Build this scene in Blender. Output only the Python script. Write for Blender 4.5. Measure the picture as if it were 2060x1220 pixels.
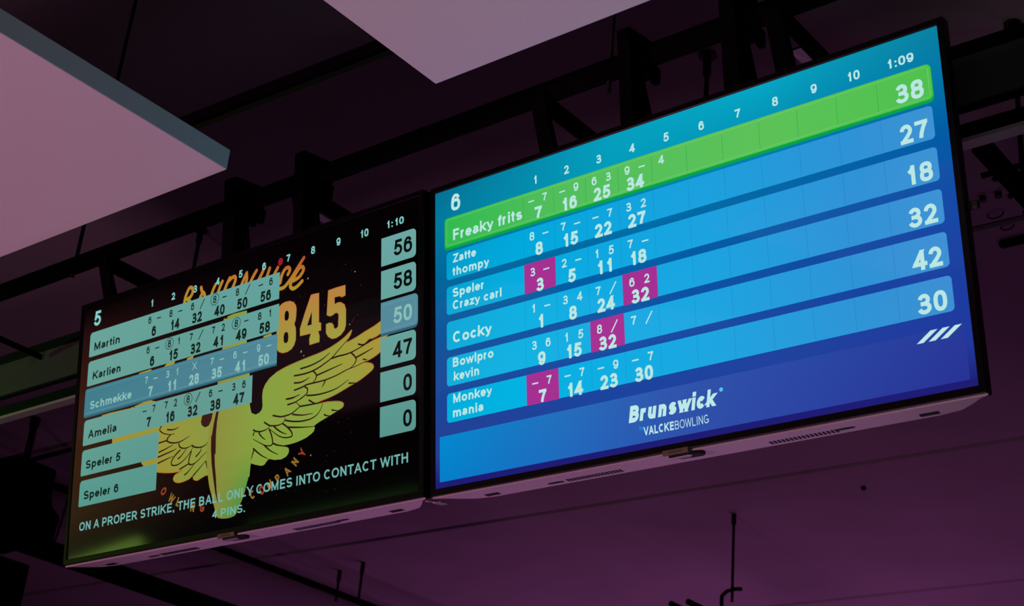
import bpy, math, random
from mathutils import Matrix, Vector
from mathutils.geometry import tessellate_polygon
random.seed(7)
for o in list(bpy.data.objects):
    bpy.data.objects.remove(o)
scn = bpy.context.scene
COL = scn.collection

# ------------------------------------------------------------------ camera
cam_d = bpy.data.cameras.new('camera')
cam_d.sensor_width = 36.0
cam_d.lens = 36.0 * 3176.9 / 2060.0
cam_d.clip_start = 0.05
cam_d.dof.use_dof = True
cam_d.dof.focus_distance = 3.35
cam_d.dof.aperture_fstop = 11
cam = bpy.data.objects.new('camera', cam_d)
R_, D_, F_ = Vector((.7828, .6168, .0820)), Vector((-.2135, .3901, -.8957)), Vector((-.5845, .6836, .4371))
m = Matrix.Identity(4)
for i in range(3):
    m[i][0], m[i][1], m[i][2] = R_[i], -D_[i], -F_[i]
m[2][3] = 1.6
cam.matrix_world = m
COL.objects.link(cam)
scn.camera = cam

# ------------------------------------------------------------------ colour management, world, lights
vs = scn.view_settings
vs.view_transform = 'Standard'
vs.look = 'None'
vs.exposure = 0.0
vs.gamma = 1.0
vs.use_curve_mapping = False
world = bpy.data.worlds.new('World')
scn.world = world
world.use_nodes = True
world.node_tree.nodes['Background'].inputs[0].default_value = (0.5, 0.3, 0.5, 1)
world.node_tree.nodes['Background'].inputs[1].default_value = 0.0012


def area(name, loc, aim, power, color, sx, sy, spread=math.pi):
    l = bpy.data.lights.new(name, 'AREA')
    l.shape = 'RECTANGLE'
    l.size, l.size_y = sx, sy
    l.energy = power
    l.color = color
    l.spread = spread
    o = bpy.data.objects.new(name, l)
    o.location = loc
    d = Vector(aim) - Vector(loc)
    o.rotation_euler = d.to_track_quat('-Z', 'Y').to_euler()
    COL.objects.link(o)
    return o


def spot(name, loc, aim, power, color, angle, blend=.6, radius=.1):
    l = bpy.data.lights.new(name, 'SPOT')
    l.energy = power
    l.color = color
    l.spot_size = angle
    l.spot_blend = blend
    l.shadow_soft_size = radius
    o = bpy.data.objects.new(name, l)
    o.location = loc
    d = Vector(aim) - Vector(loc)
    o.rotation_euler = d.to_track_quat('-Z', 'Y').to_euler()
    COL.objects.link(o)
    return o


# purple lane lighting far behind the monitors, washing the ceiling from below
area('lane_light', (-6.4, 11.2, .9), (-6.4, 11.2, 5), 50, (1, .24, .88), 5.0, 3.0, math.radians(160))
area('lane_light', (-.5, 7.2, .9), (-.7, 7.4, 5), 7, (1, .24, .88), 1.6, 1.6)
spot('added_spot', (-2.15, 4.3, .5), (-2.15, 2.36, 2.68), 58, (1, .42, .95), math.radians(52), .7, .2)  # extra spot added to brighten the monitors' undersides, apart from the ceiling wash
# pink and cool house lamps on the players' side, lighting the ceiling rafts
area('house_lamp', (-3.9, -1.6, 1.0), (-2.6, 1.2, 3.25), 62, (1, .40, .62), .8, .8)
area('house_lamp', (-.1, .2, .5), (-.3, .7, 3.25), 5, (.85, 1, .92), .6, .6, math.radians(90))
# green lights out of view, off to the left
spot('added_spot', (-6.7, 2.15, 3.30), (-4.7, 2.76, 3.60), 80, (.25, 1, .18), math.radians(24), .8, .05)  # added close to the rear beam to throw green on its left end


def glow(name, c, right, up, power, color, sx, sy):
    """rectangular lamp seen mirrored in the dark screen; right/up span its face"""
    o = area(name, c, (0, 0, 0), power, color, sx, sy)
    rx, uy = Vector(right).normalized(), Vector(up).normalized()
    n = rx.cross(uy).normalized()
    uy = n.cross(rx)
    mm = Matrix.Identity(4)
    for i in range(3):
        mm[i][0], mm[i][1], mm[i][2], mm[i][3] = -rx[i], uy[i], -n[i], c[i]
    o.matrix_world = mm
    return o


glow('wall_lamp', (-8.06, -1.345, 3.0), (-.439, .199, -.099), (0, 0, 1), 2.6, (.55, 1, .14), .80, .26)
glow('wall_lamp', (-6.56, -2.005, 3.11), (-1.021, .445, -.083), (0, 0, 1), .42, (.35, 1, .25), 1.10, .26)


# ------------------------------------------------------------------ materials
def lin(c):
    r = []
    for v in c[:3]:
        v = v / 255.0
        r.append(v / 12.92 if v <= .04045 else ((v + .055) / 1.055) ** 2.4)
    return tuple(r)


def mat(name, rgb, rough=.6, metal=0.0, noise=0.0, scale=30.0, bump=0.0, spec=.5):
    mt = bpy.data.materials.new(name)
    mt.use_nodes = True
    nt = mt.node_tree
    b = nt.nodes['Principled BSDF']
    b.inputs['Roughness'].default_value = rough
    b.inputs['Metallic'].default_value = metal
    b.inputs['Specular IOR Level'].default_value = spec
    tc = nt.nodes.new('ShaderNodeTexCoord')
    nz = nt.nodes.new('ShaderNodeTexNoise')
    nz.inputs['Scale'].default_value = scale
    nz.inputs['Detail'].default_value = 6
    nt.links.new(tc.outputs['Object'], nz.inputs['Vector'])
    mx = nt.nodes.new('ShaderNodeMix')
    mx.data_type = 'RGBA'
    lo = tuple(max(0, c * (1 - noise)) for c in rgb)
    hi = tuple(c * (1 + noise) for c in rgb)
    mx.inputs[6].default_value = (*lo, 1)
    mx.inputs[7].default_value = (*hi, 1)
    nt.links.new(nz.outputs['Fac'], mx.inputs[0])
    nt.links.new(mx.outputs[2], b.inputs['Base Color'])
    if bump:
        bp = nt.nodes.new('ShaderNodeBump')
        bp.inputs['Strength'].default_value = bump
        bp.inputs['Distance'].default_value = .004
        nt.links.new(nz.outputs['Fac'], bp.inputs['Height'])
        nt.links.new(bp.outputs['Normal'], b.inputs['Normal'])
    return mt


M = {
    'concrete': mat('ceiling_concrete', (.26, .25, .26), .9, 0, .22, 1.3, .15),
    'black_steel': mat('black_painted_steel', (.0022, .002, .0022), .8, .0, .2, 40, 0, .04),
    'rod_steel': mat('dark_threaded_steel', (.003, .003, .003), .6, .0, .3, 90, 0, .2),
    'web_steel': mat('grey_beam_paint', (.045, .048, .045), .85, 0, .15, 12, 0, .15),
    'raft': mat('white_acoustic_felt', (.78, .76, .76), .95, 0, .05, 260, .2),
    'bezel': mat('black_gloss_plastic', (.003, .003, .003), .3, 0, .1, 60, 0, .22),
    'housing': mat('black_matte_plastic', (.008, .008, .008), .6, 0, .1, 60),
    'cover': mat('grey_plastic', (.74, .66, .74), .5, 0, .06, 50),
    'slot': mat('dark_slot', (.006, .005, .006), .8, 0, .1, 50),
    'badge': mat('olive_plastic', (.16, .15, .055), .5, 0, .1, 60),
    'badge_ink': mat('dark_lettering', (.03, .028, .012), .5, 0, .1, 60),
    'metal': mat('bright_zinc', (.8, .78, .8), .35, .6, .1, 60),
    'lip': mat('grey_galvanised_lip', (.30, .27, .30), .5, 0, .1, 40),
}


def screen_material():
    mt = bpy.data.materials.new('lit_screen_picture')
    mt.use_nodes = True
    nt = mt.node_tree
    b = nt.nodes['Principled BSDF']
    at = nt.nodes.new('ShaderNodeAttribute')
    at.attribute_name = 'Picture'
    nt.links.new(at.outputs['Color'], b.inputs['Emission Color'])
    b.inputs['Emission Strength'].default_value = 1.0
    b.inputs['Base Color'].default_value = (.002, .002, .002, 1)
    b.inputs['Roughness'].default_value = .06
    b.inputs['Specular IOR Level'].default_value = .2
    return mt


M['screen'] = screen_material()


# ------------------------------------------------------------------ mesh builder
class MB:
    def __init__(s):
        s.v, s.f, s.smooth = [], [], []

    def add(s, vs_, fs_, smooth=False):
        k = len(s.v)
        s.v += [tuple(a) for a in vs_]
        s.f += [tuple(k + i for i in f) for f in fs_]
        s.smooth += [smooth] * len(fs_)
        return s

    def box(s, a, b):
        x0, y0, z0 = a
        x1, y1, z1 = b
        v = [(x0, y0, z0), (x1, y0, z0), (x1, y1, z0), (x0, y1, z0), (x0, y0, z1), (x1, y0, z1), (x1, y1, z1), (x0, y1, z1)]
        return s.add(v, [(3, 2, 1, 0), (4, 5, 6, 7), (0, 1, 5, 4), (1, 2, 6, 5), (2, 3, 7, 6), (3, 0, 4, 7)])

    def prism(s, poly, place, t0, t1):
        """poly: 2d outline; place(u,v,t) -> xyz"""
        n = len(poly)
        v = [place(u, w, t0) for u, w in poly] + [place(u, w, t1) for u, w in poly]
        f = [tuple(reversed(range(n))), tuple(range(n, 2 * n))]
        f += [(i, (i + 1) % n, n + (i + 1) % n, n + i) for i in range(n)]
        return s.add(v, f)

    def cyl(s, p0, p1, r, r1=None, n=16):
        r1 = r if r1 is None else r1
        p0, p1 = Vector(p0), Vector(p1)
        d = (p1 - p0).normalized()
        a = d.orthogonal().normalized()
        b = d.cross(a)
        v = []
        for p, rr in ((p0, r), (p1, r1)):
            for i in range(n):
                t = 2 * math.pi * i / n
                v.append(p + (a * math.cos(t) + b * math.sin(t)) * rr)
        k = len(s.v)
        s.add(v, [(i, (i + 1) % n, n + (i + 1) % n, n + i) for i in range(n)], True)
        s.f += [tuple(k + i for i in reversed(range(n))), tuple(k + n + i for i in range(n))]
        s.smooth += [False, False]
        return s

    def tube(s, pts, r, n=10):
        for a, b in zip(pts[:-1], pts[1:]):
            s.cyl(a, b, r, n=n)
        return s

    def build(s, name, material, parent=None, org=(0, 0, 0), bevel=0.0):
        me = bpy.data.meshes.new(name)
        o_ = Vector(org)
        me.from_pydata([tuple(Vector(a) - o_) for a in s.v], [], s.f)
        me.polygons.foreach_set('use_smooth', s.smooth)
        me.materials.append(material)
        me.update()
        ob = bpy.data.objects.new(name, me)
        COL.objects.link(ob)
        if parent:
            ob.parent = parent
        else:
            ob.location = o_
        if bevel:
            bv = ob.modifiers.new('bevel', 'BEVEL')
            bv.width = bevel
            bv.segments = 2
            bv.limit_method = 'ANGLE'
        return ob


def tag(o, label, cat, group=None):
    o['label'] = label
    o['category'] = cat
    if group:
        o['group'] = group
    return o


def thing(name, loc, label, cat, group=None):
    o = bpy.data.objects.new(name, None)
    o.empty_display_size = .1
    o.location = loc
    COL.objects.link(o)
    return tag(o, label, cat, group)


# ------------------------------------------------------------------ ceiling
YAW = math.radians(1.6)
ZC = 4.9
cb = MB()
joints = [-9.0, -6.0, -3.5, -1.1, 1.0, 3.33, 5.6, 7.885, 10.34, 12.8, 15.3, 17.8, 20.3]
GAP = [.03, .03, .03, .03, .03, .075, .02, .026, .03, .02, .02, .02, .02]
for i in range(len(joints) - 1):
    a, b = joints[i] + GAP[i], joints[i + 1] - GAP[i + 1] * 0
    c, s = math.cos(YAW), math.sin(YAW)
    k = [(-24, a), (9, a), (9, b), (-24, b)]
    e = .012
    low = [(-24, a + e), (9, a + e), (9, b - e), (-24, b - e)]
    v = [(x * c - y * s, x * s + y * c, ZC) for x, y in low] + [(x * c - y * s, x * s + y * c, ZC + e) for x, y in k] + [(x * c - y * s, x * s + y * c, ZC + .2) for x, y in k]
    f = [(3, 2, 1, 0), (8, 9, 10, 11)]
    for q in range(4):
        r = (q + 1) % 4
        f += [(q, r, 4 + r, 4 + q), (4 + q, 4 + r, 8 + r, 8 + q)]
    cb.add(v, f)
cb.box((-24, -8.1, ZC + .2), (9, 21, ZC + .3))
for i in range(3, 10):
    c, s_ = math.cos(YAW), math.sin(YAW)
    q = [(-23.9, joints[i] - .004), (8.9, joints[i] - .004), (8.9, joints[i] + GAP[i] + .004), (-23.9, joints[i] + GAP[i] + .004)]
    v = [(x * c - y * s_, x * s_ + y * c, zz) for zz in (ZC + .016, ZC + .05) for x, y in q]
    jb = MB()
    jb.add(v, [(3, 2, 1, 0), (4, 5, 6, 7), (0, 1, 5, 4), (1, 2, 6, 5), (2, 3, 7, 6), (3, 0, 4, 7)])
    jb.build('trim_%d' % (i - 2), M['slot'])['kind'] = 'structure'
o = cb.build('ceiling', M['concrete'])
o['kind'] = 'structure'

# the rest of the hall, out of the picture
M['hall'] = mat('dark_hall_paint', (.035, .03, .035), .9, 0, .15, 3)
for nm, a, b in (('floor', (-24, -8, -.1), (9, 21, 0)), ('wall_left', (-24.1, -8, 0), (-24, 21, ZC + .2)), ('wall_right', (9, -8, 0), (9.1, 21, ZC + .2)),
                 ('wall_back', (-24, 21, 0), (9, 21.1, ZC + .2)), ('wall_front', (-24, -8.1, 0), (9, -8, ZC + .2))):
    MB().box(a, b).build(nm, M['hall'])['kind'] = 'structure'

# ------------------------------------------------------------------ ceiling rafts
t = thing('ceiling_raft', (-3.545, 1.19, 3.25), 'white ceiling raft with a grey side edge, above the left monitor', 'ceiling panel', 'hung ceiling rafts')
MB().box((-4.745, .59, 3.25), (-2.345, 1.787, 3.2985)).build('panel', M['raft'], t, t.location, .002)
t = thing('ceiling_raft', (-.555, 1.178, 3.25), 'white ceiling raft at the top centre, its corner pointing down between the monitors', 'ceiling panel', 'hung ceiling rafts')
MB().box((-1.755, .58, 3.25), (.645, 1.776, 3.2985)).build('panel', M['raft'], t, t.location, .002)

# ------------------------------------------------------------------ screen pictures
FONT_W = {'0': .556, '1': .556, '2': .556, '3': .556, '4': .556, '5': .556, '6': .556, '7': .556, '8': .556, '9': .556, '-': .44, '/': .30, ':': .30, ' ': .278, '.': .278, ',': .278,
          'A': .722, 'B': .722, 'C': .722, 'D': .722, 'E': .667, 'F': .611, 'G': .778, 'H': .722, 'I': .278, 'J': .556, 'K': .722, 'L': .611, 'M': .833, 'N': .722, 'O': .778, 'P': .667, 'Q': .778, 'R': .722, 'S': .667, 'T': .611, 'U': .722, 'V': .667, 'W': .944, 'X': .667, 'Y': .667, 'Z': .611,
          'a': .556, 'b': .611, 'c': .556, 'd': .611, 'e': .556, 'f': .333, 'g': .611, 'h': .611, 'i': .278, 'j': .278, 'k': .556, 'l': .278, 'm': .889, 'n': .611, 'o': .611, 'p': .611, 'q': .611, 'r': .389, 's': .556, 't': .333, 'u': .611, 'v': .556, 'w': .778, 'x': .556, 'y': .556, 'z': .5}
# stroke alphabet: bodies in a unit box, drawn with square-ended strokes of chosen weight
def arc(cx, cy, rx, ry, a0, a1, n=14):
    return [(cx + rx * math.cos(math.radians(a0 + (a1 - a0) * i / n)), cy + ry * math.sin(math.radians(a0 + (a1 - a0) * i / n))) for i in range(n + 1)]


def sup(cx, cy, rx, ry, n=28, e=.82):
    f = lambda t: math.copysign(abs(t) ** e, t)
    return [(cx + rx * f(math.cos(2 * math.pi * i / n)), cy + ry * f(math.sin(2 * math.pi * i / n))) for i in range(n + 1)]


ASC, DSC = 9, -9
XH = .725
_six = [sup(.5, .325, .5, .325), [(.0, .36), (.015, .60), (.10, .82), (.28, .965), (.52, 1), (.76, .94), (.92, .78)]]
LET = {
    '0': (.66, [sup(.5, .5, .5, .5)]),
    '1': (.34, [[(1, 0), (1, 1)], [(1, .97), (.7, .83), (.35, .73), (.1, .68)]]),
    '2': (.66, [arc(.47, .70, .47, .30, 172, -25) + [(.62, .36), (.25, .14), (.06, .0)], [(0, 0), (1, 0)]]),
    '3': (.66, [arc(.46, .76, .44, .24, 165, -90), arc(.46, .26, .54, .26, 90, -165), [(.3, .52), (.48, .52)]]),
    '4': (.70, [[(.74, 0), (.74, 1)], [(.70, 1), (0, .27)], [(0, .25), (1, .25)]]),
    '5': (.66, [[(.92, 1), (.20, 1)], [(.22, 1), (.08, .50)], arc(.46, .32, .54, .32, 138, -162)]),
    '6': (.66, _six),
    '9': (.66, [[(1 - x, 1 - y) for x, y in s_] for s_ in _six]),
    '7': (.66, [[(0, 1), (1, 1)], [(1, .98), (.68, .62), (.48, .30), (.38, 0)]]),
    '8': (.66, [sup(.5, .765, .44, .235), sup(.5, .27, .5, .27)]),
    'A': (.90, [[(.02, 0), (.47, 1)], [(.53, 1), (.98, 0)], [(.18, .30), (.82, .30)]]),
    'B': (.78, [[(0, 0), (0, 1)], [(0, 1), (.5, 1)] + arc(.52, .765, .40, .235, 90, -90) + [(0, .53)], [(0, .53), (.55, .53)] + arc(.58, .265, .42, .265, 90, -90) + [(0, 0)]]),
    'C': (.86, [arc(.52, .5, .52, .5, 48, 312, 22)]),
    'D': (.82, [[(0, 0), (0, 1)], [(0, 1), (.4, 1)] + arc(.42, .5, .58, .5, 90, -90) + [(0, 0)]]),
    'E': (.70, [[(0, 0), (0, 1)], [(0, 1), (1, 1)], [(0, .53), (.9, .53)], [(0, 0), (1, 0)]]),
    'F': (.66, [[(0, 0), (0, 1)], [(0, 1), (1, 1)], [(0, .50), (.85, .50)]]),
    'G': (.90, [arc(.52, .5, .52, .5, 50, 330, 22), [(.58, .44), (1, .44)], [(1, .44), (1, .12)]]),
    'H': (.78, [[(0, 0), (0, 1)], [(1, 0), (1, 1)], [(0, .52), (1, .52)]]),
    'I': (0, [[(0, 0), (0, 1)]]),
    'K': (.84, [[(0, 0), (0, 1)], [(.95, 1), (.05, .36)], [(.33, .58), (.97, 0)]]),
    'L': (.66, [[(0, 0), (0, 1)], [(0, 0), (1, 0)]]),
    'M': (.95, [[(0, 0), (0, 1)], [(.02, 1), (.5, .06)], [(.5, .06), (.98, 1)], [(1, 1), (1, 0)]]),
    'N': (.78, [[(0, 0), (0, 1)], [(.02, 1), (.98, 0)], [(1, 0), (1, 1)]]),
    'O': (.94, [sup(.5, .5, .5, .5, 30, .92)]),
    'P': (.74, [[(0, 0), (0, 1)], [(0, 1), (.5, 1)] + arc(.56, .71, .44, .29, 90, -90) + [(0, .42)]]),
    'R': (.82, [[(0, 0), (0, 1)], [(0, 1), (.5, 1)] + arc(.52, .73, .42, .27, 90, -90) + [(0, .46)], [(.50, .46), (.97, 0)]]),
    'S': (.80, [arc(.5, .745, .46, .255, 28, 262) + [(.66, .47)] + arc(.5, .255, .5, .255, 62, -155)]),
    'T': (.76, [[(0, 1), (1, 1)], [(.5, 0), (.5, 1)]]),
    'U': (.78, [[(0, 1), (0, .4)] + arc(.5, .4, .5, .4, 180, 360) + [(1, 1)]]),
    'V': (.88, [[(.0, 1), (.47, 0)], [(.53, 0), (1, 1)]]),
    'W': (1.24, [[(0, 1), (.23, 0)], [(.25, 0), (.5, 1)], [(.5, 1), (.75, 0)], [(.77, 0), (1, 1)]]),
    'X': (.86, [[(.02, 0), (.98, 1)], [(.02, 1), (.98, 0)]]),
    'Y': (.88, [[(0, 1), (.5, .42)], [(1, 1), (.5, .42)], [(.5, .42), (.5, 0)]]),
    'Z': (.74, [[(.04, 1), (1, 1)], [(.98, 1), (.02, 0)], [(0, 0), (1, 0)]]),
    'a': (.66, [arc(.46, .70, .44, .30, 158, 0) + [(.90, .40), (.94, 0)], [(.90, .56), (.50, .50)] + arc(.38, .26, .38, .26, 80, 290) + [(.75, .14), (.90, .34)]]),
    'b': (.68, [[(0, 0), (0, ASC)], sup(.5, .5, .5, .5, 26, .9)]),
    'c': (.66, [arc(.52, .5, .52, .5, 42, 318, 20)]),
    'e': (.68, [[(.04, .52), (.98, .52)], arc(.5, .5, .5, .5, 2, 322, 22)]),
    'f': (.38, [[(.42, 0), (.42, 1.05), (.50, 1.30), (.72, 1.42), (1, 1.42)], [(0, 1), (.95, 1)]]),
    'h': (.64, [[(0, 0), (0, ASC)], arc(.5, .60, .5, .40, 180, 0) + [(1, 0)]]),
    'i': (0, [[(0, 0), (0, 1)], [(0, ASC), (0, ASC - .001)]]),
    'k': (.66, [[(0, 0), (0, ASC)], [(.92, 1), (.05, .32)], [(.36, .60), (.97, 0)]]),
    'l': (0, [[(0, 0), (0, ASC)]]),
    'm': (1.02, [[(0, 0), (0, 1)], arc(.25, .62, .25, .38, 180, 0) + [(.5, 0)], arc(.75, .62, .25, .38, 180, 0) + [(1, 0)]]),
    'n': (.64, [[(0, 0), (0, 1)], arc(.5, .60, .5, .40, 180, 0) + [(1, 0)]]),
    'o': (.72, [sup(.5, .5, .5, .5, 26, .94)]),
    'p': (.68, [[(0, DSC), (0, 1)], sup(.5, .5, .5, .5, 26, .9)]),
    'r': (.38, [[(0, 0), (0, 1)], [(0, .55), (.20, .86), (.55, 1), (1, .98)]]),
    's': (.64, [arc(.5, .745, .44, .255, 25, 262) + [(.66, .47)] + arc(.5, .255, .5, .255, 62, -155)]),
    't': (.38, [[(.40, 1.36), (.40, .28), (.50, .06), (.75, 0), (1, .02)], [(0, 1), (.95, 1)]]),
    'u': (.64, [[(0, 1), (0, .4)] + arc(.5, .40, .5, .40, 180, 360), [(1, 0), (1, 1)]]),
    'v': (.70, [[(0, 1), (.47, 0)], [(.53, 0), (1, 1)]]),
    'w': (1.04, [[(0, 1), (.24, 0)], [(.26, 0), (.5, 1)], [(.5, 1), (.74, 0)], [(.76, 0), (1, 1)]]),
    'y': (.70, [[(0, 1), (.48, .02)], [(1, 1), (.52, .02), (.40, -.30), (.22, -.42), (0, -.40)]]),
    'z': (.58, [[(.04, 1), (1, 1)], [(.98, 1), (.02, 0)], [(0, 0), (1, 0)]]),
    ':': (0, [[(0, 0), (0, .001)], [(0, .62), (0, .621)]]),
    '.': (0, [[(0, 0), (0, .001)]]),
    ',': (0, [[(0, 0), (-.0, -.14)]]),
}


def glyph(ch, w):
    """body width, list of stroke quads for a character of capital height 1 and stroke weight w"""
    bw, strokes = LET[ch]
    bw = max(bw, w)
    if ch == 'r':
        bw = max(bw, w * 2.05)
    if ch == '1':
        bw = max(.40, w * 2.1)
    H = XH if ch.islower() else 1.0
    diag = .9 if ch in 'AVWMXYvwykKZz' else 1.0
    w_ = w * diag

    def m_(p):
        y = p[1]
        if y > 5:
            y = (1.0 if not (ch == 'i' and w > .22) else 1.05) - w / 2
        elif y < -5:
            y = -.28 + w / 2
        else:
            y = w / 2 + y * (H - w)
        return Vector((w / 2 + p[0] * (bw - w), y))
    quads = []
    for st in strokes:
        P = [m_(p) for p in st]
        n = len(P)
        closed = (P[0] - P[-1]).length < 1e-5 and n > 3
        L, R = [], []
        for i, p in enumerate(P):
            if closed:
                a, b = P[(i - 1) % (n - 1)], P[(i + 1) % (n - 1)]
            else:
                a, b = P[max(i - 1, 0)], P[min(i + 1, n - 1)]
            d = b - a
            d = d.normalized() if d.length > 1e-9 else Vector((1, 0))
            q = Vector((-d.y, d.x))
            pp = p.copy()
            if not closed:
                ext = w / 2 if n == 2 and abs(d.x * d.y) < 1e-6 else (w / 2 if (n == 2 and ch in 'AVWMNXKYZvwkz') else w * .08)
                if n > 2 and abs(d.x * d.y) < 1e-4:
                    ext = w / 2
                if n == 2 and abs(d.x * d.y) > 1e-6:
                    ext = 0
                    # diagonal: cut level with the line top and bottom
                    if abs(d.y) > .2:
                        top = p.y > (P[0].y + P[1].y) / 2
                        lim = p.y + (w / 2 if top else -w / 2)
                        for lst, sg in ((L, 1), (R, -1)):
                            e_ = p + q * (sg * w_ / 2)
                            t_ = (lim - e_.y) / d.y
                            lst.append(e_ + d * t_)
                        continue
                if i == 0:
                    pp = p - d * ext
                elif i == n - 1:
                    pp = p + d * ext
            L.append(pp + q * w_ / 2)
            R.append(pp - q * w_ / 2)
        pts = [(v.x, v.y) for v in L + R]
        quads.append((pts, [(n + i, n + i + 1, i + 1, i) for i in range(n - 1)]))
    return bw, quads


class Picture:
    """flat picture of a lit screen: polygons with display colours, in metres from the screen centre"""

    def __init__(s):
        s.v, s.f, s.c = [], [], []

    def tris(s, pts, faces, col, z):
        k = len(s.v)
        for p in pts:
            s.v.append((p[0], p[1], .0004 + z * .00016))
            c = col(p[0], p[1]) if callable(col) else col
            s.c.append((*lin(c), 1))
        s.f += [tuple(k + i for i in f) for f in faces]

    def poly(s, pts, col, z, holes=()):
        loops = [[Vector((p[0], p[1], 0)) for p in pts]] + [[Vector((p[0], p[1], 0)) for p in h] for h in holes]
        flat = [p for l in loops for p in l]
        fs = []
        for a, b, c in tessellate_polygon(loops):
            A, B, C_ = flat[a], flat[b], flat[c]
            fs.append((a, b, c) if (B - A).cross(C_ - A).z > 0 else (a, c, b))
        s.tris(flat, fs, col, z)

    def grid(s, x0, y0, x1, y1, nx, ny, col, z):
        pts = [(x0 + (x1 - x0) * i / nx, y0 + (y1 - y0) * j / ny) for j in range(ny + 1) for i in range(nx + 1)]
        w = nx + 1
        s.tris(pts, [(j * w + i, j * w + i + 1, (j + 1) * w + i + 1, (j + 1) * w + i) for j in range(ny) for i in range(nx)], col, z)

    def rrect(s, x0, y0, x1, y1, col, z, r=(0, 0, 0, 0), nx=12):
        """r: corner radii tl, tr, br, bl; split into strips so colour can run along it"""
        rl, rr = max(r[0], r[3], .0005), max(r[1], r[2], .0005)
        s.grid(x0 + rl, y0, x1 - rr, y1, nx, 1, col, z)

        def side(xa, xb, rt, rb, sg):
            pts = [(xa, y0), (xa, y1)]
            n = 6
            if rt:
                pts += [(xb - sg * rt + sg * rt * math.sin(i * math.pi / 2 / n), y1 - rt + rt * math.cos(i * math.pi / 2 / n)) for i in range(n + 1)]
            else:
                pts.append((xb, y1))
            if rb:
                pts += [(xb - sg * rb + sg * rb * math.cos(i * math.pi / 2 / n), y0 + rb - rb * math.sin(i * math.pi / 2 / n)) for i in range(n + 1)]
            else:
                pts.append((xb, y0))
            s.poly(pts, col, z)
        side(x0 + rl, x0, r[0], r[3], -1)
        side(x1 - rr, x1, r[1], r[2], 1)

    def stroke(s, pts, w, col, z, taper=False, smooth=True):
        P = [Vector((a[0], a[1])) for a in pts]
        if smooth and len(P) > 2:
            Q = []
            for i in range(len(P) - 1):
                p0, p1, p2, p3 = P[max(i - 1, 0)], P[i], P[i + 1], P[min(i + 2, len(P) - 1)]
                for k in range(4):
                    u = k / 4
                    Q.append(.5 * ((2 * p1) + (p2 - p0) * u + (2 * p0 - 5 * p1 + 4 * p2 - p3) * u * u + (3 * p1 - p0 - 3 * p2 + p3) * u ** 3))
            Q.append(P[-1])
            P = Q
        n = len(P)
        L, Rr = [], []
        for i, p in enumerate(P):
            d = (P[min(i + 1, n - 1)] - P[max(i - 1, 0)])
            if d.length < 1e-9:
                d = Vector((1, 0))
            d.normalize()
            q = Vector((-d.y, d.x))
            ww = w / 2
            if taper:
                ww *= .35 + .65 * math.sin(math.pi * (.5 + .5 * i / (n - 1)))
            L.append(p + q * ww)
            Rr.append(p - q * ww)
        s.tris(L + Rr, [(n + i, n + i + 1, i + 1, i) for i in range(n - 1)], col, z)

    def disc(s, x, y, r, col, z, n=14, r2=None):
        pts = [(x + r * math.cos(2 * math.pi * i / n), y + (r2 or r) * math.sin(2 * math.pi * i / n)) for i in range(n)]
        s.tris(pts, [tuple(range(n))], col, z)

    def ring(s, x, y, r, w, col, z, n=20):
        pts = [(x + q * math.cos(2 * math.pi * i / n), y + q * math.sin(2 * math.pi * i / n)) for q in (r - w, r) for i in range(n)]
        s.tris(pts, [(i, n + i, n + (i + 1) % n, (i + 1) % n) for i in range(n)], col, z)

    def text(s, txt, x, y, cap, col, z, align='L', weight=.2, width=None, slant=0.0, rot=0.0, narrow=1.0):
        """x,y: baseline anchor; cap: capital height; weight: stroke over capital height; width: measured width to fit"""
        items, cx = [], 0.0
        for c in txt:
            a = FONT_W.get(c, .55) / .716
            if c != ' ':
                bw, q = glyph(c, weight)
                off = cx + (a - bw) / 2
                items += [([(p[0] + off, p[1]) for p in pts], f) for pts, f in q]
            cx += a
        lo = min(p[0] for g, _ in items for p in g)
        hi = max(p[0] for g, _ in items for p in g)
        sc = width / (hi - lo) if width else cap * narrow
        tot = (hi - lo) * sc
        ox = {'L': 0, 'R': -tot, 'C': -tot / 2}[align]
        ca, sa = math.cos(rot), math.sin(rot)
        for g, gf in items:
            out = []
            for px, py in g:
                qy = py * cap
                qx = (px - lo) * sc + ox + slant * qy
                out.append((x + qx * ca - qy * sa, y + qx * sa + qy * ca))
            s.tris(out, gf, col, z)

    def mesh(s, name):
        me = bpy.data.meshes.new(name)
        me.from_pydata(s.v, [], s.f)
        at = me.color_attributes.new('Picture', 'FLOAT_COLOR', 'POINT')
        for i, c in enumerate(s.c):
            at.data[i].color = c
        me.materials.append(M['screen'])
        me.update()
        return me


AW, AH = 1.2096, .6804


def bilinear(table, us, vs_):
    def f(x, y):
        u = min(max((x + AW / 2) / AW, 0), 1)
        v = min(max((AH / 2 - y) / AH, 0), 1)
        i = max(k for k in range(len(us) - 1) if us[k] <= u)
        j = max(k for k in range(len(vs_) - 1) if vs_[k] <= v)
        a = (u - us[i]) / (us[i + 1] - us[i])
        b = (v - vs_[j]) / (vs_[j + 1] - vs_[j])
        A, B, C_, D = table[j][i], table[j][i + 1], table[j + 1][i], table[j + 1][i + 1]
        return tuple((A[k] * (1 - a) + B[k] * a) * (1 - b) + (C_[k] * (1 - a) + D[k] * a) * b for k in range(3))
    return f


PITCH, TOP, RH = .0812, .2697, .0650


def row_top(i):
    return TOP - PITCH * i


def cell_c(k):
    return -.3541 + .0831 * (k - .5)


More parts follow.
